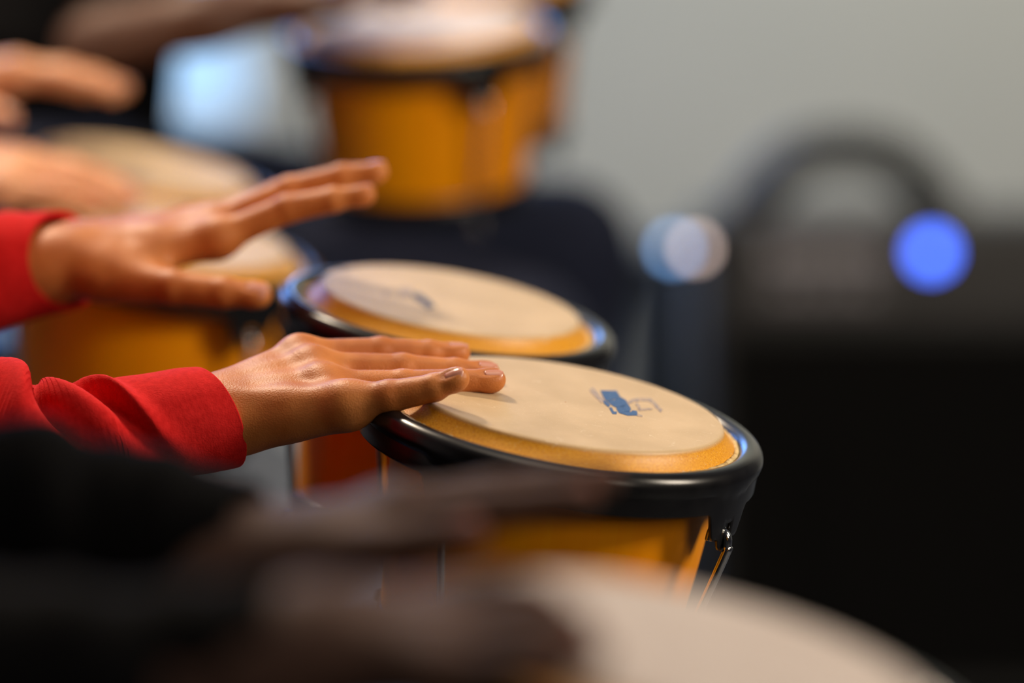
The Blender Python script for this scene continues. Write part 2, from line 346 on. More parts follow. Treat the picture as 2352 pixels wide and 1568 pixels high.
def hand(J, h, elbow, wr=(0.030, 0.021), wrist_up=None, wrinkle=True, s=1.0, fat=0.95, pink=(9.2, 8.2, 7.2, 6.3)):
    """J: dict of finger name -> [mcp, pip, dip, tip] (thumb: [cmc, mcp, ip, tip]) world points, 'wrist' point,
    'dorsal' vector, 'side' vector (towards the thumb side).  returns mesh and nail frames"""
    allp = [p for k in ('index', 'middle', 'ring', 'pinky', 'thumb') for p in J[k]] + [J['wrist'], elbow]
    lo = np.min([list(p) for p in allp], 0) - 0.045; hi = np.max([list(p) for p in allp], 0) + 0.045
    F = Field(lo, hi, h); dors = J['dorsal'].normalized(); side = J['side'].normalized(); W = J['wrist']
    mm = 0.001 * s
    # forearm and wrist, flattened along the dorsal direction
    fl = wr[1] / wr[0]
    F.add(W, W + (elbow - W) * 0.28, wr[0], wr[0] * min(1.0, fat + 0.08), 0.01, dors, fl)
    F.add(W + (elbow - W) * 0.28, elbow, wr[0] * min(1.0, fat + 0.08), wr[0] * fat, 0.02, dors, 0.85)
    offs = {'index': 16, 'middle': 6, 'ring': -5, 'pinky': -15}
    mr = {'index': 11.5, 'middle': 11.5, 'ring': 11, 'pinky': 10.5}
    for k, o in offs.items():
        m = J[k][0]; c = W + side * o * mm + (m - W) * 0.12
        F.add(c, m - dors * 1.5 * mm, 13.5 * mm, mr[k] * mm, 0.014)
        F.ball(m - dors * 0.2 * mm, (mr[k] - 0.7) * mm, 0.008)
        # extensor tendon
        F.add(W + side * o * 0.5 * mm + dors * (wr[1] - 0.004), m + dors * (mr[k] - 4.0) * mm, 2.2 * mm, 2.2 * mm, 0.012)
    # palm pads
    pk, ix = J['pinky'][0], J['index'][0]
    F.add(W - side * 10 * mm - dors * 6 * mm + (pk - W) * 0.15, pk - dors * 4 * mm, 12.5 * mm, 11.2 * mm, 0.014)
    F.add(ix - dors * 1.2 * mm - (ix - W) * .05, pk - dors * 1.2 * mm - (pk - W) * .05, 10 * mm, 9.4 * mm, 0.012)
    F.add(ix * .55 + W * .45 - dors * 1 * mm, pk * .55 + W * .45 - dors * 1 * mm, 12.5 * mm, 12 * mm, 0.014)
    F.add(W - dors * 5 * mm + (ix - W) * .3, (ix + pk) / 2 - dors * 6 * mm, 13 * mm, 10 * mm, 0.012)
    F.blur(10 if h < 0.0012 else 3)
    palm = F.D.copy()
    T = J['thumb']; rt = [15.5 * mm, 11.5 * mm, 10.2 * mm, 8.6 * mm]
    specs = {'index': (10.2, 9.2, 8.1, 7.1), 'middle': (10.3, 9.4, 8.3, 7.3), 'ring': (10.0, 9.1, 8.0, 7.1), 'pinky': pink}
    nails = []
    jd = J.get('fdorsal', {})
    def chain(pts, rad, kroot, fd):
        G = Field(F.ax[0][[0]].tolist() + F.ax[1][[0]].tolist() + F.ax[2][[0]].tolist(), (0, 0, 0), 1) if False else None
        keep = F.D; F.D = np.full(keep.shape, 0.05, np.float32)
        for i in range(3):
            F.add(pts[i], pts[i + 1], rad[i], rad[i + 1], 0.003)
            if i:
                F.ball(pts[i] + fd * 0.2 * mm, rad[i] * 1.035, 0.0022)      # joint swelling
            if i < 2: F.add(pts[i] - fd * 0.9 * mm, pts[i + 1] - fd * 0.9 * mm, rad[i] * 0.98, rad[i + 1] * 0.99, 0.002)
        F.ball(pts[3] - fd * 0.8 * mm - (pts[3] - pts[2]).normalized() * 3 * mm, rad[3] * 1.04, 0.004)
        fin = F.D; F.D = np.minimum(keep, smin(palm, fin, kroot))
    chain([T[0], T[1], T[2], T[3]], rt, 0.018, J.get('thumb_dorsal', side))
    for k in ('index', 'middle', 'ring', 'pinky'):
        fd = jd.get(k, dors); chain(J[k], [r * mm for r in specs[k]], 0.009, fd)
    F.blur(1)
    # skin folds and nail beds
    for k in ('index', 'middle', 'ring', 'pinky', 'thumb'):
        fd = jd.get(k, dors) if k != 'thumb' else J.get('thumb_dorsal', side)
        p = J[k]; rad = rt[3] if k == 'thumb' else specs[k][3] * mm
        if wrinkle:
            for i, am in ((1, 0.00042), (2, 0.00034)):
                if k == 'thumb' and i == 1: continue
                ax = p[i + 1] - p[i - 1]; F.wave(p[i], ax, fd, 0.0095 * s, 0.0031 * s, am)
        ax = (p[3] - p[2]).normalized(); n = (fd - ax * fd.dot(ax)).normalized()
        nails.append((k, p[3] - ax * 1.0 * mm, ax, n, rad))
        c = p[3] - ax * 1.2 * mm + n * (rad + 0.4 * mm)
        F.cut(c - ax * 4 * mm, c + ax * 7 * mm, rad * 0.86, rad * 0.86, 0.0012, n, 0.13)
    if h < 0.0015: F.blur(1)
    return F.mesh(), nails
def nail_mesh(parent, c, ax, n, rad, k, nm=None):
    """thin curved nail plate"""
    s = ax.cross(n); nu, nv = 14, 12; L_ = 0.0118 if k != 'thumb' else 0.0145; wd = rad * (0.84 if k != 'thumb' else 0.9); top = []; bot = []
    for j in range(nv + 1):
        t = -0.45 + j / nv
        tt = (j / nv) * 2 - 1
        wj = wd * (1 - 0.22 * max(0, -tt) ** 3 - 0.30 * max(0, tt) ** 5)
        end = 0.0
        for i in range(nu + 1):
            u = -1 + 2 * i / nu
            y = t * L_ - (0.10 * L_ * (u * u) if tt > 0 else -0.12 * L_ * (u * u)) * abs(tt)
            z = rad * (1.02 - 0.44 * u * u) - 0.0004 - 0.0010 * max(0, tt) ** 2
            p = c + ax * y + s * (wj * u) + n * z
            top.append(p); bot.append(p - n * 0.0007)
    v = top + bot; K = (nv + 1) * (nu + 1); f = []
    for j in range(nv):
        for i in range(nu):
            a = j * (nu + 1) + i; q = (a, a + 1, a + nu + 2, a + nu + 1); f.append(q); f.append(tuple(K + x for x in reversed(q)))
    rim = [i for i in range(nu + 1)] + [j * (nu + 1) + nu for j in range(1, nv + 1)] + [nv * (nu + 1) + i for i in range(nu - 1, -1, -1)] + [j * (nu + 1) for j in range(nv - 1, 0, -1)]
    for a, b in zip(rim, rim[1:] + rim[:1]): f.append((a, a + K, b + K, b))
    return link('nail', v, f, nm or M['nail'], parent)

# ------------------------------------------------------------------ the room
M['wall'] = mat('painted_wall', (0.50, 0.495, 0.455), 0.85)
noise_col(M['wall'], (0.48, 0.485, 0.445), (0.51, 0.51, 0.47), 2.0, 2, bump=0.1, bscale=60)
M['charcoal'] = mat('charcoal_wall', (0.025, 0.025, 0.028), 0.8)
M['floor'] = mat('grey_floor', (0.10, 0.11, 0.12), 0.5)
noise_col(M['floor'], (0.040, 0.045, 0.055), (0.055, 0.060, 0.068), 5, 4, bump=0.05)
M['white'] = mat('white_paint', (0.7, 0.72, 0.74), 0.5)
M['slate'] = mat('slate_laminate', (0.030, 0.045, 0.065), 0.45)
noise_col(M['slate'], (0.020, 0.030, 0.045), (0.026, 0.038, 0.054), 8)
YB = 6.9; XL = -3.0; XR = 3.0; ZC = 3.0; YF = -2.2
struct('floor', *box((XL - .1, YF - .1, -0.1), (XR + .1, YB + .1, 0.0)), M['floor'])
struct('ceiling', *box((XL - .1, YF - .1, ZC), (XR + .1, YB + .1, ZC + .1)), M['wall'])
WX0, WX1, WZ0, WZ1 = -1.75, -0.43, 0.66, 2.30      # window opening in the back wall
struct('wall_back', *merge([box((XL, YB, 0), (WX0, YB + .1, ZC)), box((WX1, YB, 0), (XR, YB + .1, ZC)),
       box((WX0, YB, 0), (WX1, YB + .1, WZ0)), box((WX0, YB, WZ1), (WX1, YB + .1, ZC))]), M['wall'])
struct('wall_left', *box((XL - .1, YF, 0), (XL, YB, ZC)), M['wall'])
struct('wall_right', *box((XR, YF, 0), (XR + .1, YB, ZC)), M['charcoal'])
struct('wall_front', *box((XL, YF - .1, 0), (XR, YF, ZC)), M['charcoal'])
struct('baseboard_back', *box((WX1 - .1, YB - .015, 0), (XR, YB, 0.10), 0.004), M['white'])
win = bpy.data.objects.new('window_1', None); C.objects.link(win); win['kind'] = 'structure'
win.location = ((WX0 + WX1) / 2, YB, WZ0); bpy.context.view_layer.update()
fr = []
for (a, b) in (((WX0, YB - .02, WZ0), (WX0 + .05, YB + .06, WZ1)), ((WX1 - .05, YB - .02, WZ0), (WX1, YB + .06, WZ1)),
               ((WX0, YB - .02, WZ0), (WX1, YB + .06, WZ0 + .05)), ((WX0, YB - .02, WZ1 - .05), (WX1, YB + .06, WZ1)),
               ((-1.15, YB - .01, WZ0 + .05), (-1.11, YB + .05, WZ1 - .05))): fr.append(box(a, b, 0.004))
link('window_frame', *merge(fr), M['white'], win, False)
M['glass'] = mat('glass', (0.9, 0.95, 1), 0.03); bsdf(M['glass']).inputs['Transmission Weight'].default_value = 1.0
for x0, x1 in ((WX0 + .05, -1.15), (-1.11, WX1 - .05)):
    link('pane', *box((x0, YB + .02, WZ0 + .05), (x1, YB + .026, WZ1 - .05)), M['glass'], win, False)
sky = mat('daylight', (0, 0, 0), 1); e = bsdf(sky)
e.inputs['Emission Color'].default_value = (0.45, 0.68, 0.95, 1); e.inputs['Emission Strength'].default_value = 1.5
o = struct('exterior_sky', *box((-3.4, YB + 1.0, -0.2), (0.6, YB + 1.05, 3.2)), sky)

# ------------------------------------------------------------------ bongos
def axes_from(center, tilt_deg, nt):
    """drum axis: leans by tilt in the picture plane and towards the viewer by nt"""
    v = (center - CAMP).normalized(); r = Vector((1, 0, 0)); r = (r - v * r.dot(v)).normalized(); u = r.cross(v)
    c = math.sqrt(1 - nt * nt); t = R(tilt_deg)
    n = (r * math.sin(t) + u * math.cos(t)) * c - v * nt
    x = (Vector((1, 0, 0)) - n * n.x).normalized(); y = n.cross(x)
    m = Matrix((x, y, n)).transposed().to_4x4(); m.translation = center
    return m
def rim_mesh(Rr, rt, lugs, n=288):
    """pressed steel comfort rim: rolled top, skirt with four slotted ears"""
    ri = Rr - 0.0125; top = []
    for k in range(15):                       # rolled top, inner to outer
        a = math.pi * (1.12 - 1.12 * k / 14)
        top.append((Rr - 0.0062 + 0.0062 * math.cos(a), -0.0165 + 0.0068 * math.sin(a)))
    top = [(ri + 0.001, -0.030), (ri, -0.022)] + top
    rows = 16; v = []; f = []
    def depth(a):
        z = -0.0340
        for l in lugs:
            d = abs((a - l + math.pi) % (2 * math.pi) - math.pi) * Rr
            e_ = np.clip((0.0245 - d) / 0.0100, 0, 1); e_ = e_ * e_ * (3 - 2 * e_)
            z = min(z, -0.0340 - 0.019 * e_)
            if d < 0.0075: z = min(z, -0.053 - 0.0085 * math.sqrt(max(0, 1 - (d / 0.0075) ** 2)))
        return z
    for i in range(n):
        a = 2 * math.pi * i / n; zb = depth(a); prof = list(top)
        z0 = -0.0185
        for q in range(1, rows + 1):
            t = q / rows; z = z0 + (zb - z0) * t
            prof.append((Rr - 0.0022 * min(1, t * 5) - 0.040 * max(0, -z - 0.028), z))
        for (r, z) in prof: v.append((r * math.cos(a), r * math.sin(a), z))
    k = len(top) + rows
    for i in range(n):
        j = (i + 1) % n; am = 2 * math.pi * (i + 0.5) / n
        for q in range(k - 1):
            z = (v[i * k + q][2] + v[i * k + q + 1][2]) / 2
            slot = q >= len(top) and -0.0535 < z < -0.0425 and any(abs((am - l + math.pi) % (2 * math.pi) - math.pi) * Rr < 0.0036 for l in lugs)
            if not slot: f.append((i * k + q, j * k + q, j * k + q + 1, i * k + q + 1))
    return v, f
def drumhead_mesh(rt):
    p = [(0.0005, 0.0)]
    p += [(rt * t, 0.0) for t in (0.15, 0.3, 0.45, 0.6, 0.75, 0.88, 0.95)]
    for k in range(7):
        a = math.pi / 2 * (1 - k / 6 * 0.86); p.append((rt - 0.0032 + 0.0032 * math.cos(a), -0.0032 + 0.0032 * math.sin(a)))
    for t in (0.15, 0.35, 0.6, 0.8, 1.0):
        p.append((rt + 0.0004 + 0.0088 * t ** 1.25, -0.0032 - 0.0096 * t))
    v, f = lathe(p, 160); return v, f
def flesh_mesh(rt):
    v = []; f = []; n = 360; r0 = rt + 0.0092
    ph = rng.uniform(0, 6.28, 6)
    for i in range(n):
        a = 2 * math.pi * i / n
        j = 0.00035 * sum(math.sin(a * q + ph[x]) for x, q in enumerate((7, 13, 29, 53, 97, 141))) / 2
        pr = [(r0 - 0.0022, -0.0126), (r0 - 0.0012, -0.0106 + j), (r0 + 0.0008 + j, -0.0108 + j), (r0 + 0.0022, -0.0122), (r0 + 0.0024, -0.0150), (r0 - 0.001, -0.0155)]
        for (r, z) in pr: v.append((r * math.cos(a), r * math.sin(a), z))
    for i in range(n):
        j2 = (i + 1) % n
        for q in range(6): f.append((i * 6 + q, j2 * 6 + q, j2 * 6 + (q + 1) % 6, i * 6 + (q + 1) % 6))
    return v, f
def shell_mesh(rt, H=0.158):
    ro = rt + 0.0035; rb = ro * 0.865; p = []
    for k in range(25):
        t = k / 24; r = ro + (rb - ro) * t + 0.0022 * math.sin(math.pi * t); p.append((r, -0.010 - H * t))
    p += [(rb - 0.009, -0.010 - H)]
    for k in range(6):
        t = 1 - k / 5; r = ro + (rb - ro) * t - 0.010; p.append((r, -0.010 - H * t))
    # 16 staves: fine v-joints between them
    v = []; f = []; n = 192; kk = len(p)
    for i in range(n):
        a = 2 * math.pi * i / n; g = 0.00022 if i % 12 == 0 else 0
        for (r, z) in p: v.append(((r - g) * math.cos(a), (r - g) * math.sin(a), z))
    for i in range(n):
        j = (i + 1) % n
        for q in range(kk): f.append((i * kk + q, j * kk + q, j * kk + (q + 1) % kk, i * kk + (q + 1) % kk))
    return v, f
def one_drum(root, mw, rt, lugs, hm='head'):
    Rr = rt + 0.0245; ob = []
    def add(nm, vf, m, par=None, smooth=True):
        o = link(nm, vf[0], vf[1], m, None, smooth); 
        o.matrix_world = mw; bpy.context.view_layer.update()
        o.parent = par or root; o.matrix_parent_inverse = (par or root).matrix_world.inverted(); bpy.context.view_layer.update()
        return o
    add('shell', shell_mesh(rt), M['shell'])
    hd = add('drumhead', drumhead_mesh(rt), M[hm])
    add('raw_edge', flesh_mesh(rt), M['flesh'], hd)
    rm = add('rim', rim_mesh(Rr, rt, lugs), M['black_coat'])
    md = rm.modifiers.new('thick', 'SOLIDIFY'); md.thickness = 0.0024; md.offset = -1
    ro = rt + 0.0035; rb = ro * 0.865; zb = -0.168
    add('bottom_hoop', lathe([(rb - 0.004, zb), (rb + 0.003, zb), (rb + 0.0045, zb + 0.002), (rb + 0.0045, zb + 0.018), (rb + 0.003, zb + 0.020), (rb + 0.0005, zb + 0.020), (rb - 0.004, zb + 0.004)], 96, True), M['black_coat'])
    for l in lugs:
        def q(r, z, a=l): return (r * math.cos(a), r * math.sin(a), z)
        Ro = Rr - 0.0022 - 0.001
        path = [q(rb + 0.013, zb - 0.012), q(rb + 0.013, zb + 0.01), q(Ro + 0.0040, -0.066), q(Ro + 0.0048, -0.0585), q(Ro + 0.0035, -0.0515), q(Ro - 0.002, -0.0480), q(Ro - 0.0070, -0.0500), q(Ro - 0.0080, -0.057)]
        hk = add('tuning_hook', tube(smooth_path(path, 6), 0.0028, 12), M['chrome'])
        x = Vector(q(rb + 0.013, zb - 0.004)); 
        add('nut', tube([x - Vector((0, 0, 0.004)), x + Vector((0, 0, 0.003))], 0.0052, 6), M['chrome'], hk, False)
        c, s = math.cos(l), math.sin(l)
        vv, ff = box((rb + 0.002, -0.009, zb + 0.002), (rb + 0.018, 0.009, zb + 0.011), 0.002)
        add('lug', ([(x_ * c - y_ * s, x_ * s + y_ * c, z_) for (x_, y_, z_) in vv], ff), M['black_coat'])
    return hd
def bongo_pair(label, center, tilt, nt, second, rbig=0.102, rsmall=0.0905, lug0=-31, lug1=-60, hm='head'):
    mw = axes_from(center, tilt, nt); n = Vector(mw.col[2][:3])
    if isinstance(second, Vector): d = (second - center); d = (d - n * d.dot(n))
    else:
        x = Vector(mw.col[0][:3]); y = Vector(mw.col[1][:3]); d = x * math.cos(R(second)) + y * math.sin(R(second))
    dist = rbig + rsmall + 0.0245 * 2 + 0.0015; c2 = center + d.normalized() * dist
    root = thing('bongo_drums', label, 'drums', mw)
    m2 = mw.copy(); m2.translation = c2
    h1 = one_drum(root, mw, rbig, [R(lug0 + 90 * k) for k in range(4)], hm)
    h2 = one_drum(root, m2, rsmall, [R(lug1 + 90 * k) for k in range(4)], hm)
    ang = math.atan2((c2 - center).dot(Vector(mw.col[1][:3])), (c2 - center).dot(Vector(mw.col[0][:3])))
    v, f = box((rbig - 0.006, -0.030, -0.125), (dist - rsmall + 0.006, 0.030, -0.075), 0.006)
    c, s = math.cos(ang), math.sin(ang); v = [(a * c - b * s, a * s + b * c, z) for a, b, z in v]
    o = link('centre_block', v, f, M['black_coat']); o.matrix_world = mw; bpy.context.view_layer.update(); o.parent = root; o.matrix_parent_inverse = root.matrix_world.inverted()
    bpy.context.view_layer.update()
    return root, mw, m2, h1, h2
def on_plane(px, py, mw, lift=0.0):
    n = Vector(mw.col[2][:3]); c = mw.translation + n * lift; d = (P(px, py, 1) - CAMP)
    t = (c - CAMP).dot(n) / d.dot(n); return CAMP + d * t

D0 = 2.412; c0 = P(1299, 923, D0)
mw0 = axes_from(c0, 10.0, 0.246); c1 = on_plane(1042, 693, mw0)
pair2, mA, mB, hA, hB = bongo_pair('orange bongo pair with cream heads being tapped by the red-sleeved player', c0, 10.0, 0.246, c1)
# the printed emblem on the sharp head: two worn blocks of lettering and a swoosh
def print_patch(name, polys, mw, m, parent):
    inv = mw.inverted(); v = []; f = []
    for poly in polys:
        pts = [inv @ on_plane(x, y, mw) for x, y in poly]; o = len(v); k = len(pts)
        v += [(p.x, p.y, 0.00025) for p in pts] + [(p.x, p.y, -0.0002) for p in pts]
        f.append(tuple(range(o, o + k))[::-1]); f += [(o + i, o + (i + 1) % k, o + k + (i + 1) % k, o + k + i) for i in range(k)]
    o = link(name, v, f, m, None, False); o.matrix_world = mw; bpy.context.view_layer.update(); o.parent = parent; o.matrix_parent_inverse = parent.matrix_world.inverted()
    return o
def zp(pts, s=9.8, ox=1320, oy=870): return [(ox + x / s, oy + y / s) for x, y in pts]
def stroke(pts, w0, w1, s=9.8, ox=1320, oy=870):
    out = []; back = []
    for i, (x, y) in enumerate(pts):
        a = pts[max(0, i - 1)]; b = pts[min(len(pts) - 1, i + 1)]; dx, dy = b[0] - a[0], b[1] - a[1]; l = math.hypot(dx, dy)
        w_ = w0 + (w1 - w0) * i / (len(pts) - 1); out.append((x - dy / l * w_, y + dx / l * w_)); back.append((x + dy / l * w_, y - dx / l * w_))
    return zp(out + back[::-1], s, ox, oy)
blocks = [zp([(575, 265), (940, 270), (1010, 385), (930, 450), (820, 480), (700, 490), (640, 400)]),
          zp([(720, 500), (900, 480), (1010, 400), (1150, 480), (1190, 570), (1080, 640), (900, 635), (830, 590)]),
          zp([(930, 650), (1200, 570), (1270, 680), (1240, 735), (1110, 740), (1000, 770), (950, 700)]),
          zp([(1010, 775), (1120, 745), (1270, 745), (1300, 712), (1400, 725), (1420, 825), (1190, 830)]),
          zp([(770, 655), (830, 640), (880, 740), (950, 740), (940, 795), (850, 790)]),
          zp([(640, 480), (700, 500), (800, 590), (760, 640), (660, 560)])]
faint = [stroke([(370, 225), (450, 330), (560, 430), (640, 520)], 50, 55), stroke([(1180, 540), (1330, 490), (1500, 465), (1680, 475), (1790, 560), (1880, 660), (1960, 730)], 36, 34),
         stroke([(1380, 560), (1450, 640), (1440, 700)], 28, 30), stroke([(1440, 700), (1560, 690), (1750, 680)], 28, 12), stroke([(1400, 815), (1520, 845)], 26, 14)]
print_patch('printed_emblem', blocks, mA, M['print'], hA)
print_patch('faded_print', faint, mA, M['print_faint'], hA)
s2 = dict(s=14.7, ox=880, oy=640)
M['print_grey'] = mat('grey_print', (0.045, 0.055, 0.09), 0.5)
print_patch('printed_emblem', [zp([(950, 480), (1250, 520), (1560, 740), (1780, 960), (1500, 1000), (1280, 820), (1050, 690)], **s2)], mB, M['print_grey'], hB)
print_patch('faded_print', [zp([(560, 330), (900, 330), (1000, 430), (800, 600), (640, 560)], **s2), zp([(-60, 420), (180, 470), (160, 620), (20, 560)], **s2)], mB, M['print_faint'], hB)

pair3, *_3 = bongo_pair('orange bongo pair behind the raised hand, left of the sharp pair', P(372, 530, 3.0), 10.0, 0.215, P(335, 395, 3.22), lug0=-47, lug1=-50)
pair4, *_4 = bongo_pair('bongo pair at the top of the picture, set high before the pale wall', P(965, 52, 3.56), -2.0, 0.205, 78.0, lug0=-62, lug1=-40, hm='head_pale')
pair1, mF, *_1 = bongo_pair('nearest and most blurred bongo pair, pale head cut by the lower edge', P(1600, 1494, 1.62), 13.5, 0.262, -75.0, lug0=-37, hm='head_pale')

# ------------------------------------------------------------------ people
def chair(x, y, label, z=0.425):
    t = thing('stool', label, 'stool', Matrix.Translation((x, y, 0)), 'stools under the players')
    link('seat', *lathe([(0.001, z), (0.16, z), (0.168, z - .005), (0.17, z - .02), (0.16, z - .035), (0.001, z - .035)], 40), M['shoe'], t, world=False)
    for k in range(4):
        a = math.pi / 4 + k * math.pi / 2
        link('leg', *tube([(0.12 * math.cos(a), 0.12 * math.sin(a), z - 0.03), (0.18 * math.cos(a), 0.18 * math.sin(a), 0.0)], 0.013, 10), M['chrome'], t, world=False)
    return t
def person(label, hip, y, hands_, skin_m, top_m, leg_m, sleeve, knees, h=0.007, hz=0.56, sh_dx=0.10, sh_z=1.04):
    """seated player facing +X; hands_ = list of (sideSign, elbow, wrist, (mesh,nails))"""
    root = thing('person', label, 'person', Matrix.Translation((hip, y, 0)))
    V = Vector
    sh = {s: V((hip + sh_dx, y + s * 0.185, sh_z)) for s in (-1, 1)}
    nk = V((hip + sh_dx + 0.02, y, sh_z + 0.06)); hd = nk + V((0.05, 0, 0.17))
    # skin
    lo_ = [hip - 0.2, y - 0.34, hz - 0.05]; hi_ = [hip + 0.2, y + 0.34, hd.z + 0.15]
    for hh in hands_:
        for p in (hh[1],): lo_ = [min(a, b - 0.08) for a, b in zip(lo_, p)]; hi_ = [max(a, b + 0.08) for a, b in zip(hi_, p)]
    hi_[0] = max(hi_[0], hd.x + 0.15)
    B = Field(lo_, hi_, 0.0075)
    B.add((hip, y, hz + 0.10), (hip + sh_dx - 0.03, y, sh_z - 0.10), 0.155, 0.16, 0.05, (1, 0, 0), 0.64)
    B.add(sh[-1] + V((-0.01, 0.04, -0.03)), sh[1] + V((-0.01, -0.04, -0.03)), 0.055, 0.055, 0.06)
    B.add(nk - V((0.03, 0, 0.06)), nk, 0.056, 0.054, 0.03)
    for hh in hands_:
        B.add(sh[hh[0]], hh[1], 0.050, 0.040, 0.04)
    def headprims(G):
        G.add(nk, hd - V((0.02, 0, 0.06)), 0.058, 0.055, 0.02)
        G.ball(hd + V((-0.01, 0, 0.03)), 0.088, 0.03); G.add(hd + V((0.03, 0, -0.02)), hd + V((0.055, 0, -0.075)), 0.062, 0.036, 0.03)
        G.add(hd + V((0.088, 0, 0.015)), hd + V((0.112, 0, -0.022)), 0.008, 0.014, 0.012)
        for s in (-1, 1):
            G.ball(hd + V((0.0, s * 0.085, -0.005)), 0.028, 0.008, (0, 1, 0), 0.35)
            G.cut(hd + V((0.098, s * 0.034, 0.018)), hd + V((0.099, s * 0.034, 0.018)), 0.016, 0.016, 0.012)
            G.ball(hd + V((0.076, s * 0.032, 0.016)), 0.0125, 0.003)
        G.add(hd + V((0.093, -0.02, -0.052)), hd + V((0.093, 0.02, -0.052)), 0.007, 0.007, 0.006)
    headprims(B)
    link('body', *B.mesh(), skin_m, root)
    for hh in hands_:
        ho = link('hand', *hh[3][0], skin_m, root)
        for (k, c, ax, n, rad) in hh[3][1]:
            nail_mesh(ho, c, ax, n, rad, k, M['nail_dark'] if skin_m in (M['skin_brown'], M['skin_dark']) else M['nail'])
    # hair
    F = Field(list(hd - V((0.15, 0.13, 0.05))), list(hd + V((0.13, 0.13, 0.17))), 0.005)
    F.ball(hd + V((-0.02, 0, 0.045)), 0.093, 0.02); F.cut(hd + V((0.10, 0, -0.02)), hd + V((0.11, 0, -0.05)), 0.085, 0.085, 0.01)
    link('hair', *F.mesh(), M['hair'], root)
    # top garment
    lo = V((hip - 0.22, y - 0.36, hz - 0.08)); hi = V((hip + 0.42, y + 0.36, sh_z + 0.16))
    for hh in hands_:
        for p in (hh[1], hh[1] + (hh[2] - hh[1]) * sleeve):
            lo = V([min(a, b - 0.08) for a, b in zip(lo, p)]); hi = V([max(a, b + 0.08) for a, b in zip(hi, p)])
    F = Field(list(lo), list(hi), h)
    F.add((hip, y, hz + 0.09), (hip + sh_dx - 0.03, y, sh_z - 0.10), 0.175, 0.18, 0.05, (1, 0, 0), 0.68)
    F.add(sh[-1] + V((-0.01, 0.04, -0.02)), sh[1] + V((-0.01, -0.04, -0.02)), 0.072, 0.072, 0.06)
    F.add(nk - V((0.03, 0, 0.05)), nk - V((0, 0, 0.01)), 0.08, 0.068, 0.03)
    for hh in hands_:
        s, el, wr = hh[0], hh[1], hh[2]
        F.add(sh[s], el, 0.066, 0.052, 0.04)
        if hh[4] is None and sleeve > 0.1: F.add(el, el + (wr - el) * sleeve, 0.052, 0.040, 0.02)
        if hh[4] is None and sleeve <= 0.1: pass
    parts = [F.mesh()] + [hh[4] for hh in hands_ if hh[4] is not None]
    parts = [(v, f) for v, f in parts]
    link('sweater' if sleeve > 0.5 else 'shirt', *join_np(parts), top_m, root)
    # trousers
    kn = knees; F = Field([hip - 0.25, min(y - 0.3, kn[0][1] - 0.16), 0.02], [max(k_[0] for k_ in kn) + 0.16, max(y + 0.3, kn[1][1] + 0.16), hz + 0.22], 0.009)
    for s, k_ in zip((-1, 1), kn):
        K = V(k_); A = V((k_[0] - 0.03, k_[1] + s * 0.02, 0.12))
        F.add((hip, y + s * 0.09, hz - 0.01), K, 0.092, 0.068, 0.04); F.add(K, A, 0.066, 0.050, 0.03)
    F.add((hip, y - 0.09, hz), (hip, y + 0.09, hz), 0.115, 0.115, 0.04)
    link('trousers', *F.mesh(), leg_m, root)
    for s, k_ in zip((-1, 1), kn):
        a = V((k_[0] - 0.05, k_[1] + s * 0.02, 0.05)); F = Field(list(a - V((0.09, 0.08, 0.05))), list(a + V((0.25, 0.08, 0.14))), 0.006)
        F.add(a + V((0.0, 0, 0.0)), a + V((0.17, 0, -0.012)), 0.046, 0.038, 0.02); F.add(a + V((0.0, 0, 0)), a + V((0.01, 0, 0.07)), 0.042, 0.042, 0.03)
        sl = F.sub(F.lo, F.lo + F.h * F.n, 0); F.D = np.maximum(F.D, 0.002 - (np.zeros_like(F.D) + sl[3][:, :, :F.n[2]]))
        link('shoe', *F.mesh(), M['shoe'], root)
    return root

# --- the red-sleeved player's right hand, pinky towards the viewer (sharp)
def JJ(d): return {k: [P(*q) for q in v] for k, v in d.items()}
wristR = P(505, 957, 2.402)
J = JJ({'index': [(690, 817, 2.438), (873, 808, 2.450), (988, 812, 2.455), (1055, 811, 2.458)],
        'middle': [(722, 845, 2.420), (925, 847, 2.428), (1045, 854, 2.432), (1122, 856, 2.434)],
        'ring': [(742, 886, 2.396), (925, 883, 2.398), (1045, 877, 2.400), (1136, 872, 2.402)],
        'pinky': [(800, 926, 2.366), (893, 910, 2.358), (998, 889, 2.352), (1053, 868, 2.348)],
        'thumb': [(560, 930, 2.43), (680, 900, 2.46), (770, 890, 2.475), (840, 890, 2.48)]})
J['wrist'] = wristR
fw = (J['middle'][0] - wristR).normalized(); sd = (J['index'][0] - J['pinky'][0]); sd = (sd - fw * sd.dot(fw)).normalized()
J['side'] = sd; J['dorsal'] = sd.cross(fw) * (1 if sd.cross(fw).z > 0 else -1)
up = Vector(mA.col[2][:3]); tw = Vector((0, -1, 0))
J['fdorsal'] = {'index': (up + tw * 0.15).normalized(), 'middle': (up + tw * 0.35).normalized(), 'ring': (up + tw * 0.55).normalized(), 'pinky': (up * 0.9 + tw * 0.75 + Vector((-0.4, 0, 0))).normalized()}
J['thumb_dorsal'] = Vector((0, 1, 0.3)).normalized()
elbR = P(-330, 980, 2.34)
meshR = hand(J, 0.0009, P(300, 985, 2.40), (0.0290, 0.0215), fat=0.72, pink=(11.6, 9.7, 8.0, 6.8))

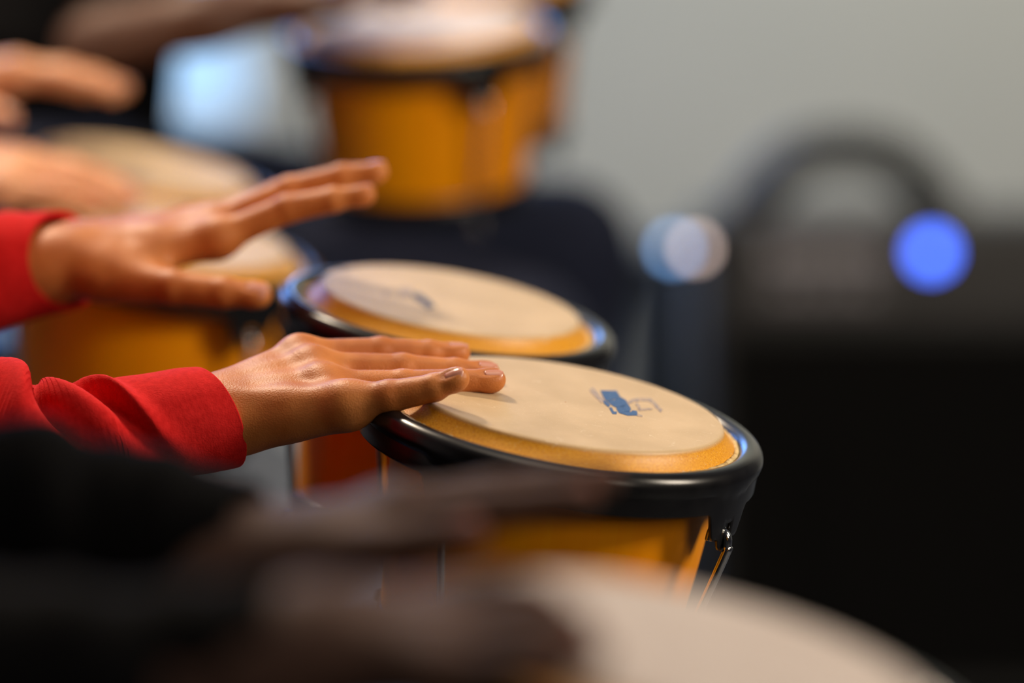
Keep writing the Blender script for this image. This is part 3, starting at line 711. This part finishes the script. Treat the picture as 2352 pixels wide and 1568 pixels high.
# --- his left hand, raised over the smaller drum
wristL = P(170, 600, 2.62)
J = JJ({'index': [(505, 545, 2.610), (660, 478, 2.605), (765, 458, 2.600), (840, 446, 2.598)],
        'middle': [(490, 515, 2.632), (665, 436, 2.632), (785, 405, 2.630), (868, 393, 2.628)],
        'ring': [(470, 512, 2.655), (640, 445, 2.660), (740, 418, 2.660), (815, 408, 2.658)],
        'pinky': [(440, 520, 2.675), (580, 470, 2.685), (660, 445, 2.690), (715, 432, 2.69)],
        'thumb': [(255, 640, 2.600), (400, 660, 2.580), (515, 672, 2.572), (596, 677, 2.568)]})
J['wrist'] = wristL; fw = (J['middle'][0] - wristL).normalized(); sd = (J['index'][0] - J['pinky'][0]); sd = (sd - fw * sd.dot(fw)).normalized()
J['side'] = (sd + Vector((0, -.3, -.5))).normalized(); J['dorsal'] = Vector((-0.25, 0.1, 1)).normalized()
J['thumb_dorsal'] = Vector((0.1, -0.55, 0.6)).normalized()
elbL = P(-420, 720, 2.62)
meshL = hand(J, 0.0014, P(-40, 640, 2.62), (0.0285, 0.022))

def sleeve_tube(path, radii, folds, up, cuff_slant=0.0, low=False, n=200, m=420, flatv=1.0, wob=0.0):
    """knitted sleeve from cuff (s=0) back along the arm; folds = (s0, slope, width, amp, phi0, phiw)"""
    path = smooth_path(path, 12); pts = [np.array(p) for p in path]
    seg = [0.0]
    for a, b in zip(pts, pts[1:]): seg.append(seg[-1] + np.linalg.norm(b - a))
    S = np.linspace(0, seg[-1], m); pts = np.array(pts)
    ctr = np.stack([np.interp(S, seg, pts[:, i]) for i in range(3)], 1)
    T = np.gradient(ctr, axis=0); T /= np.linalg.norm(T, axis=1)[:, None]
    u = np.array(up, float); U = u - T * (T @ u)[:, None]; U /= np.linalg.norm(U, axis=1)[:, None]; W_ = np.cross(T, U)
    # W_ must point to the viewer
    if W_[0][1] > 0: W_ = -W_
    phi = np.linspace(0, 2 * math.pi, n, endpoint=False)      # 0 = up, pi/2 = towards the viewer
    rad = np.interp(S, [q[0] for q in radii], [q[1] for q in radii])
    SS, PH = np.meshgrid(S, phi, indexing='ij'); RR = np.repeat(rad[:, None], n, 1)
    if low: RR = RR + 0.0052 * np.exp(-((PH - 1.75) / 1.05) ** 2)
    for (s0, slope, wd, amp, p0, pw) in folds:
        dp = (PH - p0 + math.pi) % (2 * math.pi) - math.pi
        x = (SS - (s0 - slope * dp)) / wd
        env = np.exp(-(dp / pw) ** 2) * np.clip((SS - 0.004) / 0.035, 0, 1) ** 1.5
        RR += amp * env * np.exp(-x * x)
    RR += wob * (np.sin(SS * 130 + 2 * np.cos(PH)) * np.sin(PH * 2 + SS * 40))
    def ring(i, rr, ds=0.0):
        sl = cuff_slant * ((0.36 - 0.36 * np.cos(phi) + 0.52 * np.sin(phi)) if low else np.sin(phi)) * math.exp(-S[i] / 0.05)
        c = ctr[i][None] - T[i][None] * (sl[:, None] - ds)
        return c + U[i][None] * (np.cos(phi) * rr * flatv)[:, None] + W_[i][None] * (np.sin(phi) * rr)[:, None]
    rings = []
    for k in range(9, -1, -1): rings.append(ring(0, RR[0] - 0.0042, 0.0 + 0.0022 + k * 0.004))     # inside of the cuff
    for a in (0.75, 0.5, 0.25): rings.append(ring(0, RR[0] - 0.0021 + 0.0021 * math.cos(math.pi * a), 0.0022 - 0.0022 * math.sin(math.pi * a)))
    for i in range(m): rings.append(ring(i, RR[i]))
    V = np.concatenate(rings); K = len(rings); i = np.arange(K - 1)[:, None] * n; k = np.arange(n)[None]; k2 = (k + 1) % n
    F_ = np.stack([i + k, i + k2, i + n + k2, i + n + k], -1).reshape(-1, 4)
    if W_[0] @ np.cross(T[0], U[0]) < 0: F_ = F_[:, ::-1]
    return V, F_
H2 = math.pi / 2
slR = sleeve_tube([P(462, 962, 2.40), P(380, 975, 2.395), P(250, 1000, 2.39), P(90, 1030, 2.38), P(-70, 990, 2.38), P(-330, 960, 2.36)],
    [(0, 0.0325), (0.012, 0.0335), (0.035, 0.0335), (0.07, 0.0350), (0.12, 0.040), (0.20, 0.048), (0.3, 0.05)],
    [(0.050, 0.0185, 0.0065, 0.0090, 0.9, 1.0), (0.0595, 0.0175, 0.0062, -0.0125, 0.9, 0.75), (0.080, 0.020, 0.012, 0.0090, 0.7, 1.2),
     (0.098, 0.0215, 0.0065, -0.0170, 0.9, 0.95), (0.122, 0.02, 0.014, 0.011, 0.5, 1.3), (0.150, 0.02, 0.008, -0.013, 0.5, 1.1), (0.175, 0.03, 0.013, 0.010, 0.4, 1.3), (0.23, 0.03, 0.02, -0.008, 0.4, 1.4),
     ],
    (0.05, 0.1, 1), cuff_slant=0.021, low=True, wob=0.0004)
slL = sleeve_tube([P(150, 598, 2.62), P(60, 612, 2.62), P(-60, 640, 2.62), P(-220, 680, 2.62), P(-420, 730, 2.61)],
    [(0, 0.0345), (0.03, 0.037), (0.07, 0.040), (0.2, 0.05)],
    [(0.030, 0.01, 0.010, 0.004, 0.2, 1.2), (0.05, 0.01, 0.008, -0.004, 0.3, 1.2), (0.08, 0.02, 0.012, 0.006, 0.2, 1.2)],
    (-0.15, 0.1, 1), cuff_slant=-0.021, n=120, m=200)
chair(-0.62, 2.50, 'round black stool the red-sleeved player sits on')
person('player in a red sweater with one hand flat on the sharp drum, the other raised', -0.62, 2.50,
       [(-1, elbR, wristR, meshR, slR), (1, elbL, wristL, meshL, slL)], M['skin_tan'], M['red'], M['black_cloth'], 0.8,
       [(-0.18, 2.19, 0.45), (-0.20, 2.735, 0.41)])

# --- nearest player, dark sleeves
wn = P(600, 1290, 1.86); J = JJ({'index': [(930, 1185, 1.84), (1140, 1165, 1.835), (1270, 1150, 1.83), (1345, 1140, 1.828)],
        'middle': [(910, 1165, 1.865), (1150, 1130, 1.865), (1300, 1110, 1.865), (1395, 1100, 1.865)],
        'ring': [(880, 1170, 1.888), (1110, 1130, 1.893), (1240, 1112, 1.895), (1330, 1105, 1.895)],
        'pinky': [(850, 1185, 1.91), (1020, 1150, 1.92), (1130, 1135, 1.92), (1200, 1130, 1.92)],
        'thumb': [(690, 1290, 1.835), (860, 1265, 1.815), (990, 1240, 1.805), (1080, 1225, 1.80)]})
J['wrist'] = wn; J['dorsal'] = Vector((-0.15, 0.1, 1)).normalized(); J['side'] = Vector((0, -1, -0.2)).normalized(); J['thumb_dorsal'] = Vector((0, -0.6, 0.6)).normalized()
h1L = hand(J, 0.0028, P(330, 1340, 1.88), (0.030, 0.023), wrinkle=False)
wq = P(730, 1480, 1.575); J = JJ({'index': [(1000, 1410, 1.600), (1150, 1372, 1.605), (1220, 1372, 1.607), (1258, 1385, 1.607)],
        'middle': [(1010, 1445, 1.580), (1200, 1410, 1.582), (1280, 1420, 1.582), (1325, 1440, 1.582)],
        'ring': [(1020, 1490, 1.558), (1220, 1465, 1.552), (1310, 1482, 1.548), (1360, 1500, 1.546)],
        'pinky': [(1010, 1540, 1.538), (1160, 1525, 1.526), (1240, 1538, 1.518), (1290, 1552, 1.512)],
        'thumb': [(790, 1440, 1.61), (920, 1410, 1.635), (1030, 1395, 1.645), (1100, 1390, 1.65)]})
J['wrist'] = wq; J['dorsal'] = Vector((-0.1, -0.25, 1)).normalized(); J['side'] = Vector((0, 1, 0.2)).normalized(); J['thumb_dorsal'] = Vector((0, 0.6, 0.6)).normalized()
h1R = hand(J, 0.0028, P(420, 1600, 1.57), (0.030, 0.023), wrinkle=False)
s1L = sleeve_tube([P(560, 1275, 1.87), P(400, 1250, 1.88), P(200, 1225, 1.89), P(-50, 1215, 1.90), P(-350, 1240, 1.90)],
    [(0, 0.036), (0.03, 0.040), (0.08, 0.048), (0.2, 0.058)], [(0.04, 0.01, 0.012, 0.004, 0.2, 1.2), (0.10, 0.01, 0.02, 0.007, 0.3, 1.2), (0.08, 0.01, 0.01, -0.005, 0.3, 1.2)], (0, 0, 1), n=64, m=120)
s1R = sleeve_tube([P(690, 1500, 1.575), P(560, 1540, 1.58), P(400, 1580, 1.59), P(100, 1620, 1.58), P(-300, 1560, 1.58)],
    [(0, 0.034), (0.03, 0.039), (0.08, 0.046), (0.2, 0.056)], [(0.04, 0.01, 0.012, 0.004, 0.2, 1.2), (0.10, 0.01, 0.02, 0.006, 0.3, 1.2)], (0, 0, 1), n=64, m=120)
chair(-0.66, 1.74, 'round black stool under the nearest player')
person('nearest player, very blurred, in black sleeves with both hands over the pale drum', -0.66, 1.74,
       [(-1, P(-350, 1560, 1.58), wq, h1R, s1R), (1, P(-400, 1240, 1.90), wn, h1L, s1L)], M['skin_brown'], M['black_cloth'], M['black_cloth'], 0.8,
       [(-0.22, 1.36, 0.45), (-0.20, 2.02, 0.45)])

# --- third player, pale hands
wn = P(-150, 190, 3.22); J = JJ({'index': [(40, 165, 3.19), (140, 178, 3.185), (210, 195, 3.18), (265, 212, 3.178)],
        'middle': [(40, 160, 3.215), (150, 165, 3.215), (225, 182, 3.215), (285, 202, 3.215)],
        'ring': [(30, 165, 3.24), (140, 170, 3.245), (210, 186, 3.245), (262, 204, 3.245)],
        'pinky': [(10, 175, 3.262), (110, 180, 3.27), (165, 195, 3.27), (205, 206, 3.27)],
        'thumb': [(-110, 230, 3.19), (-50, 250, 3.17), (-10, 262, 3.165), (20, 272, 3.16)]})
J['wrist'] = wn; J['dorsal'] = Vector((0.1, 0.1, 1)).normalized(); J['side'] = Vector((0, -1, -0.1)).normalized(); J['thumb_dorsal'] = Vector((0, -0.6, 0.6)).normalized()
h3L = hand(J, 0.0028, P(-350, 200, 3.25), (0.030, 0.023), wrinkle=False)
wq = P(-190, 400, 3.00); J = JJ({'index': [(40, 375, 3.06), (160, 385, 3.07), (235, 408, 3.075), (290, 430, 3.075)],
        'middle': [(40, 390, 3.035), (175, 400, 3.045), (255, 428, 3.045), (308, 448, 3.045)],
        'ring': [(30, 410, 3.010), (165, 420, 3.015), (240, 446, 3.015), (290, 462, 3.015)],
        'pinky': [(10, 435, 2.985), (120, 445, 2.985), (180, 462, 2.985), (225, 472, 2.985)],
        'thumb': [(-120, 380, 3.05), (-20, 360, 3.09), (60, 365, 3.11), (120, 380, 3.12)]})
J['wrist'] = wq; J['dorsal'] = Vector((0.15, -0.25, 1)).normalized(); J['side'] = Vector((0, 1, 0.2)).normalized(); J['thumb_dorsal'] = Vector((0, 0.6, 0.6)).normalized()
h3R = hand(J, 0.0028, P(-420, 430, 2.99), (0.030, 0.023), wrinkle=False)
chair(-0.86, 3.14, 'round black stool under the third player')
person('third player from the front, pale hands reaching over the left bongos', -0.86, 3.14,
       [(-1, P(-560, 500, 2.98), wq, h3R, None), (1, P(-520, 420, 3.28), wn, h3L, None)], M['skin_light'], M['black_cloth'], M['jeans'], 0.55,
       [(-0.20, 2.89, 0.47), (-0.25, 3.50, 0.45)])

# --- farthest player, bare brown forearm
wn = P(640, 5, 3.50); J = JJ({'index': [(800, -35, 3.52), (880, -40, 3.52), (930, -30, 3.52), (965, -20, 3.52)],
        'middle': [(800, -25, 3.50), (890, -35, 3.50), (945, -22, 3.50), (985, -10, 3.50)],
        'ring': [(790, -12, 3.48), (870, -25, 3.48), (920, -12, 3.48), (955, 0, 3.48)],
        'pinky': [(780, 5, 3.46), (845, -5, 3.455), (885, 5, 3.455), (910, 14, 3.455)],
        'thumb': [(690, -30, 3.53), (750, -60, 3.55), (790, -62, 3.56), (830, -60, 3.56)]})
J['wrist'] = wn; J['dorsal'] = Vector((-0.1, -0.35, 1)).normalized(); J['side'] = Vector((0, 1, 0.3)).normalized(); J['thumb_dorsal'] = Vector((0, 0.6, 0.6)).normalized()
elb4 = P(40, 130, 3.46)
h4R = hand(J, 0.003, elb4, (0.031, 0.026), wrinkle=False, fat=1.35)
wq = P(860, -190, 3.95); J = JJ({'index': [(1010, -200, 3.93), (1090, -190, 3.92), (1140, -180, 3.92), (1180, -170, 3.92)],
        'middle': [(1010, -200, 3.955), (1100, -195, 3.955), (1150, -182, 3.955), (1195, -170, 3.955)],
        'ring': [(1000, -198, 3.98), (1085, -195, 3.98), (1135, -182, 3.98), (1175, -172, 3.98)],
        'pinky': [(985, -190, 4.00), (1050, -190, 4.00), (1090, -180, 4.00), (1120, -172, 4.00)],
        'thumb': [(900, -170, 3.93), (960, -160, 3.905), (1010, -150, 3.90), (1050, -145, 3.90)]})
J['wrist'] = wq; J['dorsal'] = Vector((0, 0, 1)); J['side'] = Vector((0, -1, 0)); J['thumb_dorsal'] = Vector((0, -0.6, 0.6)).normalized()
elb4b = P(380, -150, 4.00)
h4L = hand(J, 0.003, elb4b, (0.031, 0.026), wrinkle=False, fat=1.35)
# upper arms join the elbows to the short sleeves
chair(-0.46, 3.84, 'high round black stool under the farthest player', 0.58)
person('farthest player with a bare brown forearm, dark shirt and navy trousers', -0.46, 3.84,
       [(-1, elb4, wn, h4R, None), (1, elb4b, wq, h4L, None)], M['skin_dark'], M['black_cloth'], M['navy'], 0.05,
       [(0.0, 3.46, 0.60), (0.055, 4.02, 0.655)], sh_dx=0.06, sh_z=1.22, hz=0.72)

# ------------------------------------------------------------------ amplifier and case
M['grille'] = mat('black_grille_cloth', (0.002, 0.002, 0.002), 0.9, **{'Specular IOR Level': 0.15})
noise_col(M['grille'], (0.0015, 0.0015, 0.0015), (0.003, 0.003, 0.003), 400, 2, bump=0.3, bscale=900)
M['tolex'] = mat('black_tolex', (0.010, 0.010, 0.011), 0.55)
noise_col(M['tolex'], (0.003, 0.003, 0.0035), (0.006, 0.006, 0.006), 200, bump=0.3, bscale=900)
M['panel'] = mat('dark_grey_panel', (0.014, 0.014, 0.016), 0.4)
M['plate'] = mat('grey_faceplate', (0.10, 0.095, 0.105), 0.4)
M['knob'] = mat('grey_knob', (0.34, 0.33, 0.36), 0.35)
AD = 4.85; a0 = P(1615, 560, AD); a1 = P(2560, 560, AD); ax0 = a0.x; ax1 = a1.x; ay = a0.y; atop = P(1800, 497, AD).z
amp = thing('guitar_amplifier', 'black combo amplifier with carrying handle and a round blue light', 'amplifier', Matrix.Translation(((ax0 + ax1) / 2, ay + 0.14, 0)))
link('cabinet', *box((ax0, ay, 0.012), (ax1, ay + 0.28, atop), 0.012), M['tolex'], amp, False)
link('grille', *box((ax0 + 0.025, ay - 0.006, 0.05), (ax1 - 0.025, ay + 0.004, atop - 0.15), 0.003), M['grille'], amp, False)
pn = link('control_panel', *box((ax0 + 0.02, ay - 0.010, atop - 0.135), (ax1 - 0.02, ay + 0.004, atop - 0.012), 0.004), M['panel'], amp, False)
q0 = P(1755, 525, AD); q1 = P(2035, 700, AD)
link('faceplate', *box((q0.x, ay - 0.0125, q1.z), (q1.x, ay - 0.009, q0.z), 0.001), M['plate'], pn, False)
for k in range(7):
    x = P(1775 + 40 * k, 600, AD).x; z = P(0, 600, AD).z
    link('knob', *tube([(x, ay - 0.010, z), (x, ay - 0.026, z), (x, ay - 0.028, z)], [0.0105, 0.0095, 0.007], 20), M['knob'], pn)
for k in range(4):
    x = P(1800 + 60 * k, 660, AD).x; z = P(0, 668, AD).z
    link('jack_socket', *tube([(x, ay - 0.010, z), (x, ay - 0.015, z)], 0.008, 12), M['knob'], pn)
hx0 = P(1720, 0, AD).x; hx1 = P(2195, 0, AD).x; hz = P(0, 345, AD).z
hp = smooth_path([(hx0, ay + 0.13, atop - 0.004), (hx0 + 0.035, ay + 0.13, atop + 0.040), ((hx0 + hx1) / 2 - 0.045, ay + 0.13, hz - 0.008), ((hx0 + hx1) / 2 + 0.045, ay + 0.13, hz - 0.008), (hx1 - 0.035, ay + 0.13, atop + 0.040), (hx1, ay + 0.13, atop - 0.004)], 8)
link('handle', *tube(hp, 0.031, 14), M['tolex'], amp)
for x in (hx0, hx1): link('handle_mount', *box((x - 0.03, ay + 0.11, atop), (x + 0.03, ay + 0.15, atop + 0.012), 0.003), M['chrome'], amp, False)
led = mat('blue_light', (0, 0, 0), 1); bsdf(led).inputs['Emission Color'].default_value = (0.07, 0.17, 1.0, 1); bsdf(led).inputs['Emission Strength'].default_value = 7
q = P(2138, 578, AD); link('blue_light', *tube([(q.x, ay - 0.010, q.z), (q.x, ay - 0.014, q.z), (q.x, ay - 0.016, q.z)], [0.0175, 0.0165, 0.010], 28), led, pn)
for x in (ax0 + .05, ax1 - .05):
    for yy in (ay + .05, ay + .23): link('foot', *tube([(x, yy, 0.0), (x, yy, 0.014)], 0.02, 16), M['shoe'], amp)

# flight case standing left of the amplifier
CD = 5.35; b0 = P(1435, 600, CD); b1 = P(1640, 600, CD); ctop = P(1500, 590, CD).z
case = thing('storage_case', 'narrow slate-blue case standing between amplifier and dark trousers', 'case', Matrix.Translation(((b0.x + b1.x) / 2, b0.y + .15, 0)))
link('case_body', *box((b0.x, b0.y, 0.0), (b1.x, b0.y + 0.30, ctop), 0.008), M['slate'], case, False)
link('case_lid', *box((b0.x - .004, b0.y - .004, ctop), (b1.x + .004, b0.y + 0.304, ctop + 0.012), 0.004), M['slate'], case, False)
def glow_point(px, py, d, r, col, st, label):
    m = mat('point_glow', (0, 0, 0), 1); bsdf(m).inputs['Emission Color'].default_value = (*col, 1); bsdf(m).inputs['Emission Strength'].default_value = st
    q = P(px, py, d)
    return q, m, r
for (px, ld, col, st, lab) in ((1548, 5.1, (0.16, 0.36, 0.72), 9, 'pale blue point of light, left of two overlapping ones'), (1598, 4.72, (0.62, 0.46, 0.40), 8, 'warm pinkish point of light, right of two overlapping ones')):
    q, m, r = glow_point(px, 570, ld, 0.007, col, st, lab)
    t = thing('glow_point', lab, 'light_point', Matrix.Translation((q.x, q.y, 0)), 'small round lights left of the amplifier')  # glowing ball added for a blurred light disc whose source is unknown
    vv, ff = lathe([(0.0005, 0.0085), (0.0045, 0.0072), (0.0072, 0.0045), (0.0085, 0.0), (0.0072, -0.0045), (0.0045, -0.0072), (0.0005, -0.0085)], 20)
    link('glow_ball', [(a + q.x, b + q.y, c_ + q.z) for a, b, c_ in vv], ff, m, t)
    link('pole', *tube([(q.x, q.y, 0.0), (q.x, q.y, q.z - 0.008)], 0.004, 10), M['slate'], t)  # pole and base are made up to carry the ball
    link('base', *tube([(q.x, q.y, 0.0), (q.x, q.y, 0.01)], 0.022, 20), M['slate'], t)
